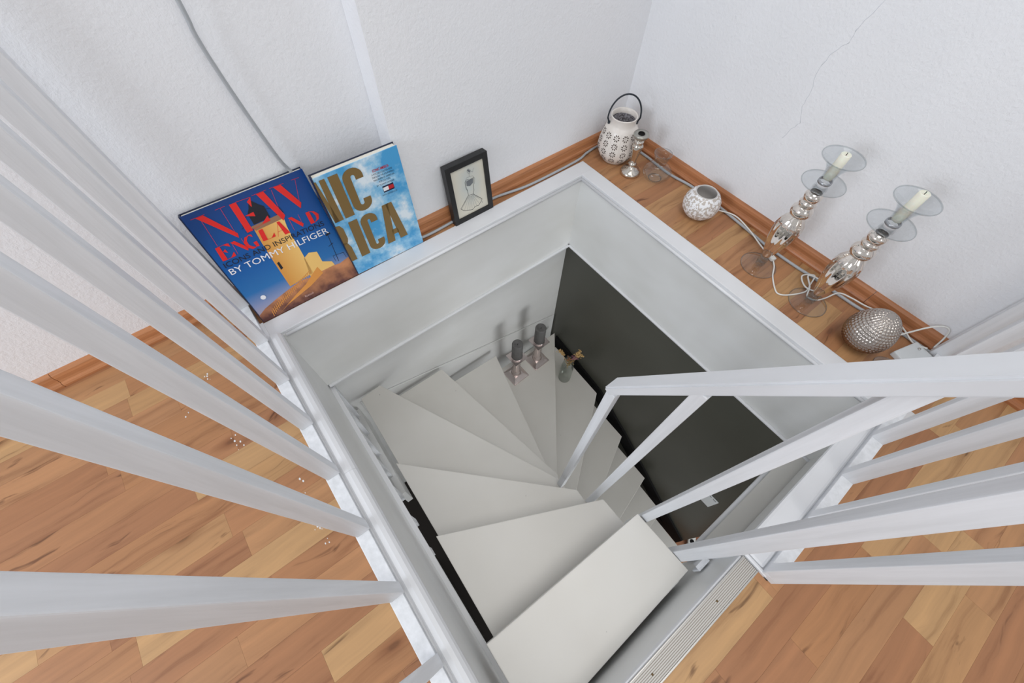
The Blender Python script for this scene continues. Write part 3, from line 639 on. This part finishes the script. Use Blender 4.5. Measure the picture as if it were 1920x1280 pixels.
# --- frosted tea light holder
n = NT('frosted_floral'); tc = n.n('ShaderNodeTexCoord'); vo = n.n('ShaderNodeTexNoise', Scale=95, Detail=1.5, Roughness=.55); n.l(tc.outputs['Object'], vo.inputs['Vector'])
cr = n.n('ShaderNodeValToRGB'); cr.color_ramp.interpolation = 'CONSTANT'; e = cr.color_ramp.elements; e[0].color = lin((190, 180, 172)); e[1].position = .49; e[1].color = lin((238, 238, 240))
sp = n.n('ShaderNodeSeparateXYZ'); n.l(tc.outputs['Object'], sp.inputs[0])
n.l(vo.outputs[0], cr.inputs[0]); n.l(cr.outputs[0], n.b.inputs['Base Color']); n.b.inputs['Roughness'].default_value = .4
fr = thing('tea_light_holder', 'round frosted glass tea light holder with white floral pattern', 'tea light holder', (1.508, .606, 0))
lathe('bowl', [(0, 0), (.034, 0), (.056, .010), (.072, .032), (.077, .056), (.073, .080), (.060, .102), (.046, .113)], n.m, fr, 40)
lathe('rim', [(.047, .112), (.044, .116), (.041, .113), (.050, .10), (.064, .078), (.066, .055), (.056, .028), (0, .020)], simple('frosted_plain', (204, 200, 197), .35), fr, 40)
# --- two tall glass candle holders
def mercury_mat():
    n = NT('mercury_glass'); tc = n.n('ShaderNodeTexCoord'); sp = n.n('ShaderNodeSeparateXYZ'); n.l(tc.outputs['Object'], sp.inputs[0])
    n.b.inputs['Base Color'].default_value = lin((232, 224, 216)); n.b.inputs['Metallic'].default_value = 1; n.b.inputs['Roughness'].default_value = .06
    return n.m
M_MERC = mercury_mat()
def tall_holder(x, y, label, rz, candle_h, clabel):
    t = thing('candle_holder', label, 'candle holder', (x, y, 0), rz, 'tall glass candle holders')
    lathe('foot', [(0, .010), (.012, .008), (.040, .005), (.066, .0035), (.068, .002)], M_GLASS, t, 40)
    lathe('foot_rim', [(.0665, .0005), (.0695, .001), (.0695, .0035), (.0665, .004)], M_GLASS2, t, 40)
    lathe('stem_knob', [(.011, .006), (.016, .012), (.017, .018), (.013, .022), (.018, .028), (.019, .036), (.014, .040), (.017, .046), (.017, .052), (.013, .056)], M_GLASS2, t, 28)
    fl_ = lambda i, z: .035*math.cos(i*2*math.pi/5) if .14 < z < .255 else 0
    lathe('baluster_body', [(.013, .056), (.020, .075), (.031, .108), (.040, .146), (.045, .182), (.046, .208), (.042, .232), (.031, .252), (.023, .262)], M_MERC, t, 60, flute=fl_)
    lathe('collar', [(.023, .262), (.032, .268), (.036, .280), (.035, .292), (.027, .302), (.023, .306), (.027, .311), (.029, .318), (.025, .325), (.022, .329), (.027, .336), (.029, .345), (.027, .354), (.019, .360)], M_MERC, t, 40)
    lathe('drip_plate', [(.016, .386), (.040, .388), (.064, .392), (.068, .394), (.067, .3955), (.040, .391), (.016, .389)], M_GLASS, t, 48)
    lathe('drip_plate_rim', [(.0665, .3925), (.0690, .3935), (.0690, .3955), (.0665, .396)], M_GLASS2, t, 48)
    lathe('cup_stem', [(.018, .358), (.019, .370), (.018, .386)], M_GLASS, t, 32)
    lathe('metal_ring', [(.0185, .396), (.0215, .397), (.0215, .405), (.0185, .406)], simple('ring_grey', (170, 172, 176), .25, .7), t, 32)
    lathe('cup', [(.017, .398), (.019, .412), (.021, .430), (.026, .446), (.036, .462), (.050, .476), (.061, .484), (.062, .4855), (.0595, .4855), (.048, .4785), (.034, .465), (.023, .446), (.017, .42)], M_GLASS, t, 48)
    lathe('cup_rim', [(.0605, .483), (.0630, .484), (.0630, .4865), (.0605, .487)], M_GLASS2, t, 48)
    c = thing('candle', clabel, 'candle', (x, y, .412), 0, 'short cream candles in the glass holders')
    lathe('wax', [(0, 0), (.0135, 0), (.0150, .01), (.0150, candle_h-.002), (.0130, candle_h), (.006, candle_h-.004), (0, candle_h-.005)], M_WAX, c, 24)
    tube('wick', [(0, 0, candle_h-.006), (.001, 0, candle_h+.001), (.002, .001, candle_h+.004)], .0010, M_BLACK, c, seg=6, k=3)
tall_holder(1.474, .260, 'tall silvered glass candle holder nearer the wall corner, candle burnt short', .2, .086, 'stubby cream candle in the holder nearer the wall corner')
tall_holder(1.468, .034, 'tall silvered glass candle holder nearer the hammered silver egg', .9, .098, 'cream candle in the holder nearer the hammered silver egg')
# --- hammered egg lamp
eg = thing('egg_ornament', 'hammered silver-brown egg ornament at the end of the floor strip', 'ornament', (1.448, -.170, 0))
n = NT('bronze_silver'); tc = n.n('ShaderNodeTexCoord'); sp = n.n('ShaderNodeSeparateXYZ'); n.l(tc.outputs['Object'], sp.inputs[0])
mr = n.n('ShaderNodeMapRange'); mr.inputs[1].default_value = .0; mr.inputs[2].default_value = .10; n.l(sp.outputs[2], mr.inputs[0])
mx = n.n('ShaderNodeMix', _data_type='RGBA'); mx.inputs[6].default_value = lin((120, 88, 66)); mx.inputs[7].default_value = lin((190, 182, 175)); n.l(mr.outputs[0], mx.inputs[0]); n.l(mx.outputs[2], n.b.inputs['Base Color'])
n.b.inputs['Metallic'].default_value = 1; n.b.inputs['Roughness'].default_value = .2
M_EGG = n.m
v = []; f = []; NU, NV = 220, 120; Hh, Rr = .168, .072
rows = 17; cells = [(i, j) for i in range(rows) for j in range(1)]
for j in range(NV+1):
    t = j/NV; ph = math.pi*t; z0 = Hh/2*(1-math.cos(ph)); r0 = Rr*math.sin(ph)*(1+.16*math.cos(ph))
    for i in range(NU):
        A = 2*math.pi*i/NU; dsp = 0
        if .22 < t < .93:
            s = (t-.22)/.71*rows; rI = int(s); tm = .22+(rI+.5)/rows*.71
            nc = max(6, int(round(2*math.pi*Rr*math.sin(math.pi*tm)/.0112)))
            ca = (A/(2*math.pi)*nc + (.5 if rI % 2 else 0)) % 1 - .5; cb = (s % 1)-.5
            d2 = (ca*ca+cb*cb)*4
            dsp = .0026*min(1.0, 1.7*max(0.0, 1-d2))
        nx, nz_ = math.sin(ph)/Rr, -math.cos(ph)/(Hh/2); m_ = math.hypot(nx, nz_)
        v.append(((r0+dsp*nx/m_)*math.cos(A), (r0+dsp*nx/m_)*math.sin(A), z0+dsp*nz_/m_))
for j in range(NV):
    for i in range(NU): f.append((j*NU+i, j*NU+(i+1) % NU, (j+1)*NU+(i+1) % NU, (j+1)*NU+i))
pydata('body', v, f, M_EGG, eg, True)
lathe('base_ring', [(.0, .0), (.026, .0), (.027, .004), (.020, .008)], simple('brown_glass', (110, 76, 56), .2, .5), eg, 24)
# --- glass saucer beside egg
gs = thing('glass_dish', 'flat clear glass dish on the floor beside the hammered egg', 'dish', (1.432, -.290, 0))
lathe('plate', [(0, .003), (.03, .003), (.042, .006), (.043, .007), (.041, .0075), (.03, .005), (0, .005)], M_GLASS, gs, 32)
lathe('rim', [(.0415, .006), (.0440, .0065), (.0440, .008), (.0415, .0085)], M_GLASS2, gs, 32)
# --- power box
pb = thing('junction_box', 'flat white cable junction box on the floor beside the right balustrade', 'junction box', (1.548, -.322, 0), -.28)
box('case', -.060, .052, -.040, .036, 0, .022, simple('white_plastic', (214, 218, 220), .4), pb, .004)
lathe('screw', [(0, .0265), (.004, .026), (.0045, .024)], M_ALU, pb, 12, (.03, .01, 0))
lathe('screw', [(0, .0265), (.004, .026), (.0045, .024)], M_ALU, pb, 12, (-.04, -.02, 0))
# --- cables
def cable(name, pts, r, m, label):
    o = tube(name, pts, r, m, None, seg=8, k=8); return tag(o, label, 'cable')
cable('extension_cable', [(.30, 1.262, .012), (.42, 1.202, .010), (.50, 1.186, .008), (.70, 1.196, .008), (.84, 1.204, .010), (1.0, 1.180, .010), (1.16, 1.176, .010), (1.33, 1.182, .008), (1.40, 1.198, .008), (1.50, 1.206, .006), (1.60, 1.17, .006), (1.617, 1.03, .006), (1.607, .86, .006), (1.622, .734, .007), (1.618, .60, .007),
      (1.600, .42, .007), (1.586, .30, .006), (1.585, .178, .006), (1.592, .067, .006), (1.596, -.09, .006), (1.612, -.176, .006), (1.617, -.271, .006), (1.618, -.36, .007)], .0058, M_CABLE, 'grey extension cable running along the wooden skirting boards')
cd = thing('lamp_cord', 'thin white cord with inline switch winding between the tall candle holders', 'cord', (1.5, .2, 0))
def Lc(p): return (p[0]-1.5, p[1]-.2, p[2])
tube('wire', [Lc(p) for p in [(1.585, .56, .012), (1.612, .489, .0175), (1.596, .406, .0155), (1.568, .327, .010), (1.556, .29, .007)]], .0028, M_WCABLE, cd, k=8)
sw = box('inline_switch', -.028, .028, -.011, .011, 0, .014, simple('switch_white', (226, 226, 222), .35), cd, .004); sw.location = Lc((1.548, .262, .002)); sw.rotation_euler = (0, 0, 1.25)
tube('wire', [Lc(p) for p in [(1.540, .238, .006), (1.515, .215, .004), (1.470, .190, .003), (1.425, .150, .003), (1.412, .125, .003), (1.438, .098, .003), (1.502, .068, .004), (1.545, .075, .006), (1.590, .090, .0165), (1.56, .120, .008), (1.520, .080, .009), (1.545, .040, .006), (1.585, .060, .0165), (1.57, .105, .018), (1.530, .07, .012), (1.49, .050, .004), (1.50, .020, .004), (1.54, .003, .004), (1.590, -.015, .015), (1.607, -.06, .0155), (1.615, -.110, .0155), (1.628, -.165, .022), (1.632, -.205, .026), (1.622, -.252, .018), (1.604, -.30, .010), (1.596, -.335, .030)]], .0028, M_WCABLE, cd, k=8)
cable('power_cable', [(1.502, -.210, .020), (1.545, -.238, .034), (1.590, -.262, .052), (1.628, -.286, .075), (1.648, -.310, .092), (1.652, -.330, .090), (1.646, -.343, .060), (1.630, -.350, .02)], .0030, M_WCABLE, 'short white cord looping from the hammered egg to the balustrade')
wc = tube('wall_cable', [(.098, WB-.030, 1.6), (.095, WB-.030, 1.1), (.089, WB-.028, .842), (.085, WB-.026, .78), (.091, WB-.024, .686), (.103, WB-.022, .571), (.119, WB-.020, .448), (.136, WB-.014, .385), (.17, WB-.010, .28), (.24, WB-.010, .14), (.30, WB-.030, .075), (.30, WB-.076, .012)], .0055, M_CABLE, None, seg=8, k=8)
tag(wc, 'grey cable hanging down the white wall behind the lighthouse book', 'cable')
# ================================================================ THINGS ON THE STAIRS
M_PCH = simple('polished_pewter', (206, 194, 191), .22, .85)
def pillar_holder(x, y, label, clabel, rz):
    z0 = -1.4
    t = thing('candlestick', label, 'candlestick', (x, y, z0), rz, 'square silver candlesticks on the tread')
    def frus(name, a0, z0_, a1, z1_):
        v = [(s*a0, q*a0, z0_) for s, q in ((-1, -1), (1, -1), (1, 1), (-1, 1))] + [(s*a1, q*a1, z1_) for s, q in ((-1, -1), (1, -1), (1, 1), (-1, 1))]
        return pydata(name, v, [(3, 2, 1, 0), (4, 5, 6, 7), (0, 1, 5, 4), (1, 2, 6, 5), (2, 3, 7, 6), (3, 0, 4, 7)], M_PCH, t)
    frus('base', .066, 0, .066, .008)
    frus('base_slope', .063, .008, .036, .036)
    lathe('column', [(.034, .036), (.035, .044), (.032, .050), (.035, .058), (.030, .066), (.028, .078), (.024, .225), (.028, .235), (.024, .243)], M_PCH, t, 32, flute=lambda i, z: (.06 if i % 2 else -.03) if .07 < z < .23 else 0)
    frus('top_plate', .022, .240, .050, .262); frus('top_rim', .052, .262, .052, .267)
    lathe('cup_ring', [(.036, .267), (.039, .267), (.039, .278), (.037, .278)], M_PCH, t, 32)
    c = thing('pillar_candle', clabel, 'candle', (x, y, z0+.2675), rz, 'grey pillar candles')
    lathe('wax', [(0, 0), (.036, 0), (.036, .160), (.034, .166), (.026, .164), (.012, .158), (0, .156)], M_GWAX, c, 36)
    tube('wick', [(0, 0, .155), (.001, 0, .162), (.005, .001, .165)], .0014, M_BLACK, c, seg=6, k=3)
pillar_holder(.836, .980, 'silver square-based candlestick nearer the middle of the stairwell', 'grey pillar candle further from the dark wall', .04)
pillar_holder(1.030, .985, 'silver square-based candlestick nearer the dark wall corner', 'grey pillar candle nearer the dark wall', .04)
vs = thing('bottle_vase', 'clear glass bottle vase with dried flowers on the tread by the dark wall', 'vase', (1.178, .806, -1.6))
lathe('glass_body', [(0, .002), (.040, .002), (.045, .006), (.047, .040), (.047, .180), (.043, .215), (.036, .240), (.034, .262), (.038, .280), (.036, .281), (.032, .262), (.034, .24), (.044, .18), (.044, .006), (0, .004)], glass('vase_glass', (240, 242, 240), .10, .25), vs, 32)
dfl = thing('dried_flowers', 'small bunch of dried tan and pink flowers in the bottle vase', 'flowers', (1.178, .806, -1.34))
MS = simple('straw', (196, 164, 112), .8); MP = simple('dried_pink', (148, 104, 116), .8); MT = simple('dried_tan', (190, 158, 106), .8)
r3 = random.Random(3)
tips = [(-.048, .045, .130), (.052, -.020, .110), (.075, -.036, .070), (-.004, .0, .040), (.032, -.012, .045), (-.012, -.012, .030), (.050, -.028, .085)]
for i, t_ in enumerate(tips):
    tube('stem', [(0, 0, -.10), (t_[0]*.15, t_[1]*.15, -.03), t_], .0016, MS, dfl, seg=5, k=3)
def bloom(name, c, r, m, n_, sz, axis=None, el=0):
    bm = bmesh.new(); ax = Vector(axis).normalized() if axis else Vector((0, 0, 1))
    for i in range(n_):
        p = Vector((r3.gauss(0, r), r3.gauss(0, r), r3.gauss(0, r))) + ax*r3.uniform(-el, el)
        bmesh.ops.create_icosphere(bm, subdivisions=1, radius=sz*r3.uniform(.6, 1.2), matrix=Matrix.Translation(Vector(c)+p))
    o = from_bm(name, bm, m, dfl); o['kind'] = 'stuff'; return o
bloom('flower_head', tips[0], .006, MT, 90, .004, (-.5, .45, .8), .034); bloom('flower_head', tips[1], .007, MT, 34, .0065, (.3, -.1, .9), .022); bloom('flower_head', tips[2], .007, MT, 18, .007)
bloom('flower_head', tips[3], .012, simple('dried_rust', (152, 104, 70), .8), 40, .0045); bloom('flower_head', tips[4], .010, MP, 44, .0045); bloom('flower_head', tips[5], .012, simple('dried_green', (136, 124, 84), .8), 44, .0042); bloom('flower_head', tips[6], .008, MT, 20, .0065)
# ---- wall plate on the dark wall
wp = thing('wall_plate', 'small white rectangular notice plate fixed to the dark wall', 'plate', (XR, -.44, -1.572))
box('plate', -.006, -.0005, -.042, .042, -.078, .078, simple('plate_white', (240, 244, 246), .4), wp, .001)
boxes('printed_line', [(-.0068, -.0058, .004, .030, .062, .067), (-.0068, -.0058, -.030, -.008, .062, .067)], simple('plate_ink', (60, 66, 72), .5), wp)
# ---- things in the lower storey seen through gaps
dc = thing('cabinet', 'dark wooden cabinet in the storey below, seen through the left gap', 'cabinet', (-.47, .15, LZ))
MD = painted('dark_wood', (38, 34, 30), (60, 56, 50), rough=.5, nscale=(3, 40, 3), bump=.2, bscale=40)
box('body', -.25, .12, -.75, .32, 0, 1.30, MD, dc, .004)
for y in (-.68, -.34, 0.0): box('door', .12, .138, y, y+.32, .05, 1.25, MD, dc, .004)
for y in (-.40, -.06, .28): box('door_knob', .138, .150, y, y+.012, .7, .76, M_ALU, dc, .002)
skt = thing('power_strip', 'small white power strip on the lower floor by the dark wall end', 'power strip', (1.42, -.74, LZ), .6)
box('case', -.07, .07, -.03, .03, 0, .035, M_WCABLE, skt, .005); lathe('socket', [(0, .0355), (.016, .0355), (.018, .037)], M_BLACK, skt, 16, (.02, 0, 0))
bk = thing('bracket', 'white angled metal bracket fixed below the landing edge beside the top tread', 'bracket', (.522, -.338, -.205))
box('plate', -.030, .018, -.004, .002, -.022, .028, M_BAL, bk, .001)
prism('arm', [(-.030, .026), (.018, .026), (-.012, -.022)], .002, .012, M_BAL, bk, axis='y')
